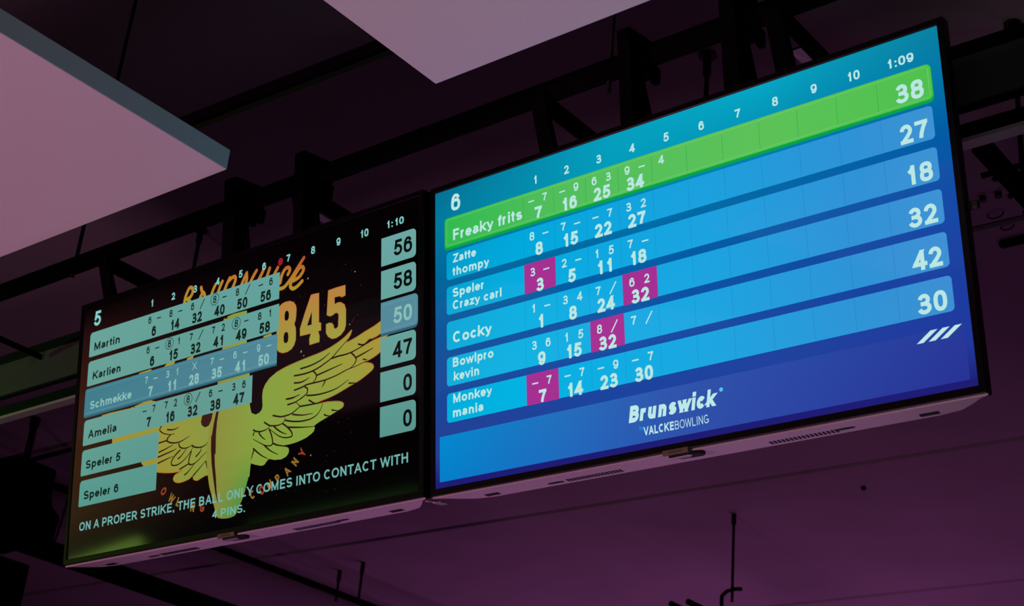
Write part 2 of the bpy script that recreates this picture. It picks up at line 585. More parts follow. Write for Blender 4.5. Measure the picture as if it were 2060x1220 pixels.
def frame(pic, k, top, a, b, total, col, z, weight=.175, ring=False, narrow=1.0, dx=0.0, th=.0190, tt=.0295):
    c = cell_c(k) + dx
    yb = top - .0305
    for q, ch in ((-.0185, a), (.0175, b)):
        if not ch:
            continue
        circ = ch.startswith('o')
        g = ch[-1]
        if g == '/':
            pic.stroke([(c + q - .0075, yb - .0035), (c + q + .0085, yb + .0205)], .0028, col, z, smooth=False)
        elif g == '-':
            pic.stroke([(c + q - .0078, yb + .0085), (c + q + .0078, yb + .0085)], .0030, col, z, smooth=False)
        else:
            pic.text(g, c + q, yb, th, col, z, 'C', weight, narrow=narrow)
        if circ:
            pic.ring(c + q, yb + th / 2, .0158, .0016, col, z)
    if total:
        pic.text(total, c, top - .0675, tt, col, z, 'C', weight + .045, narrow=narrow)


# ---- blue picture, lane 6
pr = Picture()
bg6 = bilinear([
    [(0, 112, 148), (0, 158, 190), (0, 165, 196), (6, 128, 160)],
    [(0, 122, 158), (0, 158, 188), (0, 150, 185), (0, 122, 168)],
    [(0, 103, 155), (0, 112, 165), (0, 105, 165), (0, 92, 165)],
    [(0, 84, 152), (0, 90, 166), (10, 82, 162), (10, 72, 165)],
    [(28, 68, 152), (24, 72, 162), (28, 68, 158), (28, 60, 160)],
    [(40, 62, 145), (30, 64, 156), (36, 64, 158), (34, 56, 156)],
    [(30, 26, 112), (34, 44, 142), (36, 48, 146), (28, 28, 112)]],
    [0, .4, .7, 1.0001], [0, .10, .30, .5, .75, .9, 1.0001])
pr.grid(-AW / 2, -AH / 2, AW / 2, AH / 2, 28, 18, bg6, 0)
foot = bilinear([[(0, 140, 210), (38, 112, 188), (50, 85, 172), (42, 72, 165), (40, 58, 155)], [(0, 128, 200), (30, 105, 190), (46, 82, 172), (44, 66, 160), (40, 50, 148)]], [0, .28, .5, .75, 1.0001], [.8, 1.0001])
pr.grid(-.5925, -.3272, .5912, -.2285, 24, 2, foot, 2)
pr.grid(-AW / 2, -AH / 2, AW / 2, -.3272, 12, 1, lambda x, y: (30, 28, 116), 1)
rowc = bilinear([[(0, 152, 198), (0, 165, 218), (24, 160, 220), (46, 146, 214), (64, 146, 208)], [(0, 168, 214), (0, 176, 226), (26, 165, 226), (46, 145, 214), (62, 146, 212)], [(0, 176, 220), (0, 180, 226), (28, 168, 226), (48, 148, 214), (64, 140, 208)]], [0, .2, .55, .85, 1.0001], [.15, .5, .85])
grn = bilinear([[(46, 186, 78), (82, 190, 92), (92, 194, 88), (78, 192, 78)], [(46, 186, 78), (82, 190, 92), (92, 194, 88), (78, 192, 78)]], [0, .28, .7, 1.0001], [0, 1.0001])
WHITE6 = (186, 230, 226)
for i in range(1, 6):
    tp = row_top(i)
    pr.rrect(-.5715, tp - RH, .5785, tp, rowc, 3, (.008, .008, .008, .008), 16)
    for k in range(11):
        x = -.3541 + .0831 * k
        pr.grid(x - .0006, tp - RH + .003, x + .0006, tp - .001, 1, 1, lambda x_, y_: tuple(c * .90 for c in rowc(x_, y_)), 4)
pr.rrect(-.5772, .1942, .5850, .2708, (4, 164, 66), 5, (.008, .01, .01, .008), 12)
pr.rrect(-.5760, .2005, .5835, .2706, grn, 6, (.008, .01, .01, .008), 14)
for x0, y0, x1, y1 in ((-.5690, .2655, .575, .2663), (-.5690, .2048, .575, .2055), (-.5708, .2065, -.5700, .264), (.5772, .2065, .5780, .264)):
    pr.grid(x0, y0, x1, y1, 6, 1, (128, 212, 120), 7)
for k in range(11):
    x = -.3541 + .0831 * k
    pr.grid(x - .0006, .206, x + .0006, .262, 1, 1, (56, 172, 80), 7)
pr.text('6', -.5435, .2842, .0405, WHITE6, 8, 'C', .19)
for k in range(1, 11):
    pr.text(str(k), -.3188 + .0837 * (k - 1), .2852, .0192, WHITE6, 8, 'C', .19)
pr.text('1:09', .529, .2848, .0185, WHITE6, 8, 'C', .19, width=.051)
pr.text('Freaky frits', -.5512, .2138, .0262, WHITE6, 9, 'L', .205, width=.195)
pr.text('Zatte', -.5532, .1608, .0205, WHITE6, 9, 'L', .205, width=.0675)
pr.text('thompy', -.5532, .1300, .0205, WHITE6, 9, 'L', .205, width=.104)
pr.text('Speler', -.5532, .0803, .0205, WHITE6, 9, 'L', .205, width=.088)
pr.text('Crazy carl', -.5532, .0515, .0205, WHITE6, 9, 'L', .205, width=.137)
pr.text('Cocky', -.5532, -.0250, .0252, WHITE6, 9, 'L', .205, width=.109)
pr.text('Bowlpro', -.5537, -.0795, .0205, WHITE6, 9, 'L', .205, width=.113)
pr.text('kevin', -.5537, -.1105, .0205, WHITE6, 9, 'L', .205, width=.073)
pr.text('Monkey', -.5540, -.1602, .0205, WHITE6, 9, 'L', .205, width=.108)
pr.text('mania', -.5540, -.1915, .0205, WHITE6, 9, 'L', .205, width=.084)
T6 = [[('-', '7', '7'), ('-', '9', '16'), ('6', '3', '25'), ('9', '-', '34'), ('4', '', '')],
      [('8', '-', '8'), ('7', '-', '15'), ('-', '7', '22'), ('3', '2', '27')],
      [('3', '-', '3'), ('2', '-', '5'), ('1', '5', '11'), ('7', '-', '18')],
      [('1', '-', '1'), ('3', '4', '8'), ('7', '/', '24'), ('6', '2', '32')],
      [('3', '6', '9'), ('1', '5', '15'), ('8', '/', '32'), ('7', '/', '')],
      [('-', '7', '7'), ('-', '7', '14'), ('-', '9', '23'), ('-', '7', '30')]]
for i, k in ((2, 1), (3, 4), (4, 3), (5, 1)):
    tp = row_top(i)
    pr.grid(cell_c(k) - .0415, tp - RH - .001, cell_c(k) + .0415, tp, 2, 1, (166, 48, 146), 6)
for i, r in enumerate(T6):
    for k, (a, b, tt) in enumerate(r):
        frame(pr, k + 1, row_top(i), a, b, tt, WHITE6, 9)
for i, tt in enumerate(('38', '27', '18', '32', '42', '30')):
    pr.text(tt, .567, row_top(i) - .0605, .0375, WHITE6, 9, 'R', .205)
LOGO = (188, 232, 232)
pr.text('Brunswick', -.1035, -.2828, .0335, LOGO, 8, 'L', .27, width=.200, slant=.16)
pr.disc(.108, -.2540, .0042, (90, 190, 225), 8)
pr.text('by', -.0790, -.3010, .0085, (0, 160, 220), 8, 'L', .14, width=.0085)
pr.text('VALCKE', -.0700, -.3133, .0168, LOGO, 8, 'L', .21, width=.0695)
pr.text('BOWLING', .0020, -.3133, .0168, LOGO, 8, 'L', .11, width=.0750)
for q in range(3):
    x = .5033 + .0222 * q
    pr.poly([(x, -.2470), (x + .0128, -.2470), (x + .0405, -.2275), (x + .0275, -.2275)], LOGO, 8)

# ---- dark picture, lane 5
ART = {"wing_r":[[0.0401,-0.0272],[0.0647,-0.0663],[0.0711,-0.0717],[0.0855,-0.0783],[0.0977,-0.0759],[0.106,-0.0701],[0.1084,-0.0604],[0.1061,-0.0379],[0.1083,-0.0207],[0.1155,-0.0087],[0.1303,0.0039],[0.1483,0.0115],[0.1783,0.0188],[0.2082,0.0234],[0.2379,0.0266],[0.2673,0.0294],[0.2965,0.0321],[0.3254,0.037],[0.3539,0.0451],[0.3738,0.0528],[0.385,0.059],[0.3976,0.066],[0.3936,0.0561],[0.3867,0.0468],[0.3803,0.0393],[0.4107,0.0449],[0.4386,0.0529],[0.4663,0.0597],[0.491,0.0678],[0.4938,0.0612],[0.4912,0.0426],[0.4776,0.0349],[0.4611,0.0321],[0.4534,0.0305],[0.439,0.0235],[0.4722,0.0276],[0.4941,0.0303],[0.5105,0.0304],[0.5037,0.0262],[0.4943,0.0123],[0.4895,-0.0035],[0.4617,-0.0147],[0.4369,-0.0192],[0.448,-0.0225],[0.4619,-0.0278],[0.4669,-0.0347],[0.4648,-0.0406],[0.4539,-0.0468],[0.4264,-0.0582],[0.3987,-0.0655],[0.3568,-0.0765],[0.3284,-0.0818],[0.2998,-0.085],[0.2898,-0.0878],[0.3101,-0.0906],[0.3248,-0.0914],[0.354,-0.0954],[0.3695,-0.1001],[0.3753,-0.1058],[0.3735,-0.1112],[0.3679,-0.1147],[0.3507,-0.1199],[0.3257,-0.1269],[0.2967,-0.1347],[0.2821,-0.1405],[0.2852,-0.1449],[0.2825,-0.1524],[0.2757,-0.157],[0.2582,-0.1641],[0.2425,-0.1672],[0.2286,-0.1692],[0.2126,-0.1704],[0.1986,-0.1706],[0.1824,-0.1697],[0.1886,-0.1733],[0.1998,-0.1781],[0.2025,-0.1851],[0.2004,-0.1919],[0.1936,-0.1981],[0.1776,-0.202],[0.1552,-0.1998],[0.1365,-0.1943],[0.1295,-0.1979],[0.1226,-0.2048],[0.1165,-0.2068],[0.1082,-0.2062],[0.0872,-0.1999],[0.0744,-0.1949],[0.0711,-0.2269],[0.0158,-0.2184],[0.0089,-0.0956]],"pin":[[-0.0396,0.1921],[-0.0073,0.1953],[0.0409,0.1935],[0.0462,0.1603],[0.0423,0.1331],[0.0453,0.1096],[0.0525,0.0702],[0.0604,0.0186],[0.0722,-0.0455],[0.077,-0.1075],[0.0777,-0.1561],[0.0747,-0.1976],[0.0678,-0.2288],[0.0589,-0.2548],[0.048,-0.2784],[0.0351,-0.2979],[0.0274,-0.3104],[0.0163,-0.3137],[-0.0005,-0.3147],[-0.0205,-0.3125],[-0.0321,-0.309],[-0.0365,-0.3042],[-0.0467,-0.2812],[-0.0589,-0.249],[-0.0674,-0.2279],[-0.0753,-0.1967],[-0.0791,-0.182],[-0.0806,-0.1556],[-0.0811,-0.1292],[-0.0782,-0.1053],[-0.075,-0.0863],[-0.0701,-0.0708],[-0.0659,-0.0438],[-0.0593,-0.0212],[-0.0523,0.0407],[-0.0444,0.09],[-0.0413,0.1278],[-0.0487,0.1617],[-0.0429,0.1864]],"wing_l":[[-0.0625,-0.0269],[-0.067,-0.0699],[-0.0719,-0.1064],[-0.0759,-0.1552],[-0.0748,-0.2007],[-0.0853,-0.2002],[-0.0997,-0.204],[-0.1113,-0.2072],[-0.1202,-0.2058],[-0.1279,-0.2016],[-0.1282,-0.1969],[-0.1329,-0.1938],[-0.1415,-0.1985],[-0.1592,-0.2019],[-0.1801,-0.2028],[-0.1956,-0.1984],[-0.2023,-0.1902],[-0.1997,-0.1845],[-0.1939,-0.1803],[-0.1673,-0.1732],[-0.1853,-0.1745],[-0.2127,-0.1728],[-0.2406,-0.1685],[-0.2632,-0.1637],[-0.297,-0.1612],[-0.3138,-0.1446],[-0.3305,-0.1291],[-0.3009,-0.116],[-0.3772,-0.0867],[-0.4514,-0.0587],[-0.4531,-0.0413],[-0.3817,-0.0378],[-0.4278,-0.0126],[-0.5113,0.0114],[-0.5005,0.0256],[-0.4679,0.0264],[-0.3874,0.0237],[-0.3136,0.0325],[-0.2541,0.0123],[-0.1583,-0.013]],"wing_l2":[[[-0.3578,0.1125],[-0.3107,0.1138],[-0.3108,0.0913],[-0.377,0.0842]],[[-0.2509,0.1164],[-0.2184,0.1164],[-0.2321,0.0955],[-0.2801,0.0958]],[[-0.1711,0.1146],[-0.1488,0.1166],[-0.1565,0.0934],[-0.1936,0.0878]],[[0.1026,0.1139],[0.13,0.1155],[0.1337,0.1085],[0.1063,0.1068]]],"gap_l":[[[-0.3759,0.0283],[-0.3551,0.0165],[-0.3692,0.0191]],[[-0.0451,0.192],[-0.027,0.1932],[-0.0303,0.1875]]],"notch":[[-0.1057,-0.0469],[-0.1092,-0.0618],[-0.1056,-0.0707],[-0.0932,-0.0786],[-0.08,-0.0768],[-0.0746,-0.07],[-0.0706,-0.0625],[-0.0672,-0.0467],[-0.0925,-0.0442]],"notch_r":[[0.0637,-0.0464],[0.0659,-0.0567],[0.0711,-0.0717],[0.0855,-0.0783],[0.0977,-0.0759],[0.106,-0.0701],[0.1084,-0.0604],[0.1061,-0.0379],[0.1071,-0.0271],[0.1083,-0.0207],[0.1155,-0.0087],[0.1303,0.0039],[0.1483,0.0115],[0.1443,0.0206],[0.1236,0.0284],[0.0636,0.0242]],"stripe":[[-0.0453,-0.0455],[-0.0501,-0.0723],[-0.0519,-0.1045],[-0.0502,-0.1553],[-0.054,-0.1499],[-0.051,-0.1805],[-0.0453,-0.2113],[-0.0414,-0.2417],[-0.0372,-0.2641],[-0.0328,-0.2745],[-0.0374,-0.27],[-0.046,-0.247],[-0.0555,-0.2098],[-0.0637,-0.1724],[-0.0677,-0.1375],[-0.0693,-0.1068],[-0.0667,-0.102],[-0.0612,-0.0723],[-0.0541,-0.0449]],"lines_r":[[[0.0788,-0.1141],[0.0864,-0.1188],[0.1022,-0.1229],[0.1168,-0.1229],[0.1291,-0.1199],[0.1371,-0.1143]],[[0.1158,-0.102],[0.1265,-0.1091],[0.1371,-0.1146],[0.1516,-0.1172],[0.166,-0.1182],[0.1782,-0.1159],[0.1861,-0.1093],[0.1857,-0.1004]],[[0.1443,-0.091],[0.1589,-0.0956],[0.1734,-0.0993],[0.1897,-0.0996],[0.2059,-0.0981],[0.2218,-0.0922],[0.2337,-0.0855],[0.2274,-0.0778],[0.2191,-0.0723]],[[0.1861,-0.11],[0.2066,-0.1161],[0.2309,-0.1209],[0.2529,-0.1226],[0.2746,-0.1214],[0.2922,-0.1151],[0.3036,-0.1042],[0.3091,-0.0907]],[[0.2337,-0.0855],[0.2577,-0.087],[0.2835,-0.0881],[0.2954,-0.0889],[0.3091,-0.0885],[0.3441,-0.0871]],[[0.21,-0.1],[0.2303,-0.1054],[0.2504,-0.1088],[0.2782,-0.11]],[[0.1928,-0.0743],[0.205,-0.0736],[0.2171,-0.0729],[0.2311,-0.0696],[0.245,-0.0656]],[[0.1882,-0.0594],[0.2045,-0.061],[0.2177,-0.0608]],[[0.2633,-0.0752],[0.2754,-0.083],[0.2835,-0.087],[0.2934,-0.0888]],[[0.338,-0.1126],[0.3467,-0.1156],[0.3603,-0.1185]],[[0.3138,-0.1187],[0.3217,-0.1233],[0.3335,-0.1261]],[[0.1782,-0.1167],[0.1907,-0.1248],[0.2054,-0.1376],[0.2118,-0.1474],[0.21,-0.1529],[0.1959,-0.1534],[0.1795,-0.1499],[0.1629,-0.1419],[0.146,-0.1302],[0.1333,-0.1206]],[[0.1496,-0.1183],[0.1624,-0.1286],[0.1791,-0.1389],[0.1935,-0.1443]],[[0.197,-0.1288],[0.2233,-0.1337],[0.2474,-0.1376],[0.2832,-0.1421]],[[0.1333,-0.1214],[0.1411,-0.1353],[0.1458,-0.1478],[0.1473,-0.1584],[0.1443,-0.1623],[0.1351,-0.1629],[0.1205,-0.159],[0.1014,-0.1492],[0.0799,-0.1374]],[[0.0992,-0.1243],[0.1047,-0.132],[0.1134,-0.1401],[0.123,-0.1459]],[[0.1473,-0.1584],[0.1619,-0.1652],[0.1804,-0.1705],[0.1988,-0.1757]],[[0.1184,-0.1579],[0.1291,-0.1671],[0.144,-0.1776],[0.1669,-0.1891]],[[0.081,-0.1598],[0.0962,-0.1719],[0.1134,-0.1836],[0.1324,-0.1932]],[[0.0844,-0.1641],[0.0797,-0.1751],[0.0761,-0.1863]],[[0.0806,-0.1293],[0.0814,-0.1235],[0.0864,-0.1191]],[[0.2123,-0.0073],[0.2391,-0.0091],[0.2656,-0.0084],[0.2917,-0.0039],[0.3147,0.0034],[0.3347,0.0112],[0.3544,0.0244],[0.3713,0.036],[0.3881,0.0476]],[[0.2327,0.0057],[0.2651,0.0069],[0.2971,0.0124],[0.3143,0.0186],[0.3286,0.0255]],[[0.3347,0.0102],[0.3547,0.0115],[0.3775,0.0111],[0.3972,0.0124],[0.4252,0.0183],[0.4529,0.0253],[0.488,0.0348]],[[0.3973,0.0109],[0.4087,0.0004],[0.4131,-0.009],[0.4062,-0.0183],[0.3924,-0.0261]],[[0.4116,-0.0034],[0.4394,0.0026],[0.4655,0.0088]],[[0.2743,-0.0069],[0.2848,-0.0166],[0.2865,-0.0256],[0.2795,-0.0339],[0.2694,-0.0384]],[[0.2864,-0.0212],[0.3153,-0.0172],[0.3439,-0.0132],[0.3708,-0.0094]],[[0.2136,-0.0429],[0.2372,-0.0409],[0.2577,-0.0372],[0.2869,-0.0375],[0.3187,-0.0372],[0.3529,-0.0332],[0.3839,-0.0266],[0.4119,-0.0237],[0.4452,-0.0177]],[[0.2129,-0.0249],[0.2338,-0.0276],[0.2514,-0.0252],[0.2645,-0.0206]],[[0.249,-0.041],[0.258,-0.047],[0.2583,-0.0557],[0.2526,-0.0611],[0.2294,-0.0697],[0.2147,-0.0724],[0.1939,-0.074]],[[0.2556,-0.0634],[0.2878,-0.0677],[0.3224,-0.0679],[0.3565,-0.0637],[0.39,-0.0511]],[[0.3158,-0.0388],[0.3117,-0.0455],[0.3053,-0.0529]],[[0.1874,-0.0597],[0.2112,-0.0598],[0.2348,-0.0567]],[[0.3902,-0.0596],[0.4168,-0.0643]],[[0.418,0.0279],[0.4363,0.0224],[0.4528,0.0306],[0.4597,0.0313]],[[0.434,-0.0116],[0.4479,-0.0157]]],"lines_l":[[[-0.2656,-0.089],[-0.2348,-0.0869],[-0.2292,-0.0795]],[[-0.2362,-0.0877],[-0.2187,-0.0959],[-0.197,-0.0995],[-0.1788,-0.0985],[-0.1639,-0.0948],[-0.1492,-0.0901]],[[-0.1876,-0.1021],[-0.1845,-0.1115],[-0.1713,-0.1179],[-0.1532,-0.1188],[-0.1354,-0.115]],[[-0.1399,-0.1153],[-0.1259,-0.1227],[-0.1049,-0.1262],[-0.0874,-0.1231],[-0.0819,-0.1169]],[[-0.2636,-0.1134],[-0.2392,-0.1091],[-0.2089,-0.1027]],[[-0.2657,-0.1255],[-0.2382,-0.1217],[-0.2078,-0.1174],[-0.1959,-0.1142]],[[-0.2644,-0.1413],[-0.237,-0.1364],[-0.2067,-0.132]],[[-0.1802,-0.1199],[-0.2006,-0.132],[-0.2118,-0.1446],[-0.2096,-0.1542],[-0.1926,-0.1569],[-0.1748,-0.1526],[-0.1545,-0.1416],[-0.1377,-0.1259],[-0.1353,-0.1171]],[[-0.1389,-0.1298],[-0.1453,-0.1451],[-0.1473,-0.1591],[-0.1379,-0.1646],[-0.1203,-0.1613],[-0.0975,-0.1488],[-0.0833,-0.141]],[[-0.1892,-0.1421],[-0.176,-0.136],[-0.1562,-0.1187]],[[-0.1227,-0.1477],[-0.1071,-0.1371],[-0.1018,-0.1278]],[[-0.1811,-0.17],[-0.1501,-0.1617],[-0.138,-0.1636]],[[-0.1618,-0.1869],[-0.1487,-0.1812],[-0.126,-0.1645]],[[-0.1299,-0.1943],[-0.1129,-0.1828],[-0.0848,-0.163]],[[-0.0848,-0.163],[-0.0791,-0.1831]],[[-0.2567,-0.0452],[-0.2624,-0.0515],[-0.2619,-0.0579],[-0.2488,-0.0665],[-0.2234,-0.074],[-0.2049,-0.0751]],[[-0.2354,-0.0594],[-0.2119,-0.0635],[-0.1907,-0.0609]],[[-0.2203,-0.0745],[-0.2321,-0.0819],[-0.2347,-0.0877]]],"script":[[[-0.1958,0.2576],[-0.1911,0.282],[-0.1795,0.3013],[-0.1719,0.3032],[-0.1651,0.2979],[-0.1644,0.2886],[-0.1714,0.2784],[-0.184,0.274]],[[-0.184,0.274],[-0.1745,0.2673],[-0.1699,0.2572]],[[-0.1327,0.294],[-0.1281,0.282],[-0.12,0.2747],[-0.1167,0.2631]],[[-0.1381,0.2608],[-0.1301,0.2734]],[[-0.096,0.2565],[-0.086,0.2776],[-0.078,0.2892]],[[-0.0711,0.2598],[-0.0599,0.2805],[-0.0531,0.2914]],[[-0.0463,0.2612],[-0.0339,0.2833],[-0.0259,0.294]],[[-0.0328,0.2848],[-0.016,0.2934],[-0.006,0.2919],[-0.0059,0.2802],[-0.0166,0.2614]],[[0.0141,0.2595],[0.0287,0.2827],[0.0355,0.2926]],[[0.0357,0.2881],[0.0364,0.2755],[0.0322,0.2623]],[[0.0502,0.2652],[0.0626,0.2816],[0.0706,0.2903]],[[0.0791,0.2636],[0.0915,0.28],[0.0959,0.2877]],[[0.1088,0.2662],[0.1174,0.2851]],[[0.1325,0.2631],[0.1459,0.2799]],[[0.182,0.2538],[0.1881,0.2627],[0.1837,0.2708],[0.1721,0.2701],[0.161,0.2563],[0.1559,0.2384]],[[0.235,0.2833],[0.2184,0.2666],[0.194,0.2414],[0.1715,0.2243],[0.1553,0.2229]],[[0.1999,0.2383],[0.2176,0.2582],[0.23,0.2617],[0.2349,0.2522],[0.2217,0.2382],[0.2012,0.2328]],[[0.1954,0.2342],[0.1913,0.2213],[0.2008,0.2127],[0.2156,0.2156],[0.2313,0.2248]]],"idot":[0.1548,0.2927],"n8":[[0.1924,0.183],[0.2051,0.1767],[0.2124,0.1671],[0.2145,0.1565],[0.2138,0.1401],[0.2122,0.1294],[0.2083,0.122],[0.2136,0.1108],[0.2149,0.0959],[0.2147,0.0814],[0.2102,0.0696],[0.2019,0.0614],[0.1885,0.0569],[0.1724,0.0571],[0.1597,0.0623],[0.1493,0.0732],[0.1472,0.0939],[0.1499,0.1172],[0.1531,0.1313],[0.1487,0.1471],[0.1504,0.1672],[0.1563,0.177],[0.1649,0.1825],[0.1773,0.1844]],"n8h":[[[0.1812,0.1618],[0.1871,0.158],[0.1894,0.1511],[0.189,0.141],[0.1847,0.1358],[0.1792,0.1363],[0.175,0.1413],[0.1746,0.1525],[0.1768,0.1594]],[[0.1816,0.1082],[0.1874,0.1046],[0.1897,0.0958],[0.1887,0.0832],[0.1839,0.0797],[0.1784,0.0803],[0.1742,0.0854],[0.1733,0.0975],[0.1759,0.1061]]],"n4":[[0.2627,0.1823],[0.2761,0.1819],[0.2888,0.1812],[0.2909,0.1076],[0.2977,0.1052],[0.2982,0.0861],[0.2891,0.0868],[0.2938,0.0736],[0.2937,0.0593],[0.2774,0.0591],[0.2617,0.0584],[0.2605,0.0735],[0.265,0.0861],[0.2292,0.0874],[0.2286,0.1057],[0.2433,0.1409]],"n4h":[[0.2665,0.1402],[0.2667,0.1074],[0.2517,0.108]],"n5":[[0.3196,0.1801],[0.3458,0.1812],[0.3747,0.1808],[0.3752,0.1553],[0.3654,0.1535],[0.3559,0.158],[0.3404,0.1585],[0.3408,0.1416],[0.3515,0.1428],[0.3609,0.1415],[0.3729,0.1334],[0.3779,0.1197],[0.3782,0.0822],[0.3742,0.0706],[0.3627,0.0615],[0.3487,0.0574],[0.3346,0.0581],[0.3226,0.0657],[0.3152,0.0762],[0.3146,0.0979],[0.3241,0.099],[0.3336,0.0964],[0.339,0.0898],[0.3406,0.0823],[0.347,0.0797],[0.354,0.0839],[0.355,0.1123],[0.3509,0.1182],[0.3437,0.1193],[0.3355,0.1157],[0.3261,0.1151],[0.3164,0.12]],"arc":[["O",-0.2452,-0.2114,-52],["W",-0.2116,-0.2362,-38],["L",-0.1848,-0.2496,-28],["I",-0.1584,-0.261,-18],["N",-0.1278,-0.2711,-12],["G",-0.092,-0.2768,-5],["C",0.087,-0.2709,22],["O",0.1203,-0.2644,28],["M",0.1478,-0.2552,34],["P",0.1747,-0.2432,38],["A",0.206,-0.2302,44],["N",0.2316,-0.2115,50],["Y",0.2556,-0.1926,58]]}

pl = Picture()
bg5 = bilinear([
    [(4, 1, 2), (3, 1, 2), (2, 0, 2), (1, 0, 1), (1, 0, 1)],
    [(36, 14, 13), (22, 8, 9), (10, 4, 6), (3, 1, 2), (1, 0, 1)],
    [(52, 25, 17), (34, 16, 13), (18, 8, 8), (14, 6, 8), (5, 2, 3)],
    [(56, 32, 17), (36, 18, 11), (10, 4, 5), (5, 2, 3), (2, 1, 1)],
    [(46, 34, 17), (34, 19, 11), (5, 2, 3), (2, 1, 1), (1, 0, 1)],
    [(18, 18, 12), (8, 8, 6), (2, 2, 2), (2, 3, 2), (2, 2, 2)]],
    [0, .25, .5, .75, 1.0001], [0, .10, .30, .6, .85, 1.0001])
pl.grid(-AW / 2, -AH / 2, AW / 2, AH / 2, 28, 18, bg5, 0)
for i in range(190):
    x = random.triangular(-.3, .5, .33)
    y = random.uniform(-.3, .25)
    c = random.choice([(58, 42, 24), (70, 56, 40), (40, 46, 26), (48, 26, 22), (34, 26, 20)])
    pl.disc(x, y, random.uniform(.0007, .0017), c, 1, 6)
for x, y, r in ((.2505, .2268, .0026), (.2340, .0480, .003), (.2430, .0360, .002), (.405, .2070, .002), (.110, -.0235, .0022), (.2735, -.2080, .0022), (.3905, .0810, .002)):
    pl.disc(x, y, r, (120, 125, 118), 1, 8)


def gold(x, y):
    u = min(max((x + .2) / .45, 0), 1)
    v = min(max((y - .20) / .11, 0), 1)
    w = min(max(v * .75 + u * .55 - .38, 0), 1)
    a, b, c = (164, 152, 48), (186, 116, 44), (150, 34, 44)
    if w < .5:
        t_ = w / .5
        return tuple(a[k] + (b[k] - a[k]) * t_ for k in range(3))
    t_ = (w - .5) / .5
    return tuple(b[k] + (c[k] - b[k]) * t_ for k in range(3))


def wing(x, y):
    d = min(max((x - .12) / .42, 0), 1) * .55 + min(max((y + .10) / .26, 0), 1) * .35
    t_ = min(max((d - .28) / .42, 0), 1)
    a, b = (132, 160, 62), (172, 146, 54)
    return tuple(a[k] + (b[k] - a[k]) * t_ for k in range(3))


def wingl(x, y):
    t_ = min(max((-.12 - x) / .2, 0), 1)
    a, b = (136, 152, 62), (160, 142, 52)
    return tuple(a[k] + (b[k] - a[k]) * t_ for k in range(3))


def pinc(x, y):
    t_ = min(max((-.17 - y) / .10, 0), 1)
    s_ = min(max((-.02 - x) / .03, 0), 1)
    a, b, e = (134, 158, 62), (84, 146, 66), (140, 138, 60)
    c = tuple(a[k] + (b[k] - a[k]) * t_ for k in range(3))
    return tuple(c[k] + (e[k] - c[k]) * s_ for k in range(3))


EDGE = (170, 112, 42)
INK = (40, 18, 10)
for q in ART['wing_l2']:
    pl.poly(q, (168, 148, 44), 2)
pl.poly(ART['wing_l'], wingl, 2)
pl.poly(ART['wing_r'], wing, 2)
pl.poly(ART['pin'], pinc, 3)
pl.stroke(ART['wing_r'][7:-30], .0022, EDGE, 3)
pl.stroke(ART['wing_l'][5:24], .0020, EDGE, 4)
pl.stroke(ART['pin'][13:34], .0022, (150, 128, 44), 4)
pl.poly(ART['notch'], (52, 26, 14), 5)
pl.poly(ART['notch_r'], (8, 4, 4), 4)
pl.poly(ART['stripe'], (48, 24, 14), 5)
for q in ART['gap_l']:
    pl.poly(q, INK, 4)
for l in ART['lines_r']:
    pl.stroke(l, .0042, INK, 5, True)
for l in ART['lines_l']:
    pl.stroke(l, .0040, INK, 5, True)
tip = lambda x, y: (176, 26, 66)
# painted red feather tips
for q in (([(.3995, .0880), (.4090, .0985), (.3965, .0830)]), ):
    pl.poly(q, tip, 4)
for l in ART['script']:
    pl.stroke(l, .0098, gold, 2)
    for e_ in (l[0], l[-1]):
        pl.disc(e_[0], e_[1], .0049, gold, 2)
pl.disc(ART['idot'][0], ART['idot'][1], .0085, (146, 28, 40), 2, r2=.010)


def num(x, y):
    t_ = min(max((y - .055) / .13, 0), 1)
    a, b = (152, 158, 58), (184, 128, 64)
    return tuple(a[k] + (b[k] - a[k]) * t_ for k in range(3))


for outl, hol in (('n8', ART['n8h']), ('n4', [ART['n4h']]), ('n5', [])):
    pl.poly(ART[outl], num, 2, hol)
    pl.stroke(ART[outl] + [ART[outl][0]], .0016, (182, 104, 60), 3, smooth=False)
for ch, x, y, r in ART['arc']:
    cc = (150, 60, 34) if ch in 'OGY' else (140, 104, 40)
    pl.text(ch, x, y - .011, .022, cc, 2, 'C', .24, rot=math.radians(r), narrow=.8)

panel = bilinear([[(106, 164, 154), (100, 160, 152), (100, 162, 158), (108, 168, 164)], [(102, 160, 148), (98, 154, 144), (98, 158, 150), (100, 162, 154)], [(84, 150, 138), (84, 150, 138), (88, 150, 142), (86, 146, 138)]], [0, .35, .65, 1.0001], [.1, .5, .85])
HL = bilinear([[(62, 124, 138), (72, 128, 144), (80, 136, 152), (84, 138, 154)]] * 2, [0, .35, .65, 1.0001], [0, 1.0001])
BLK = (16, 32, 24)
HLT = (136, 188, 182)
TEAL = (132, 206, 200)
rows5 = [(0, .1545), (1, .1555), (3, .0705), (4, -.2657), (5, -.2662)]
for i, x1 in rows5:
    tp = row_top(i)
    pl.rrect(-.5730, tp - .0722, x1, tp - .0035, panel, 6, (.010, 0, 0, .004), 12)
for i in (0, 1, 3, 4, 5):
    tp = .2670 - .0803 * i
    pl.rrect(.4882, tp - .0690, .5942, tp, panel, 6, (0, .011, .011, 0), 4)
tp = row_top(2)
pl.rrect(-.5775, tp - .0775, .1530, tp + .002, (44, 100, 116), 6, (.008, 0, 0, .006), 8)
pl.rrect(-.5770, tp - .0720, .1530, tp + .002, HL, 7, (.008, 0, 0, .006), 12)
pl.grid(-.570, tp - .0665, .153, tp - .0656, 8, 1, (104, 164, 172), 8)
pl.grid(-.570, tp - .0052, .153, tp - .0044, 8, 1, (98, 156, 166), 8)
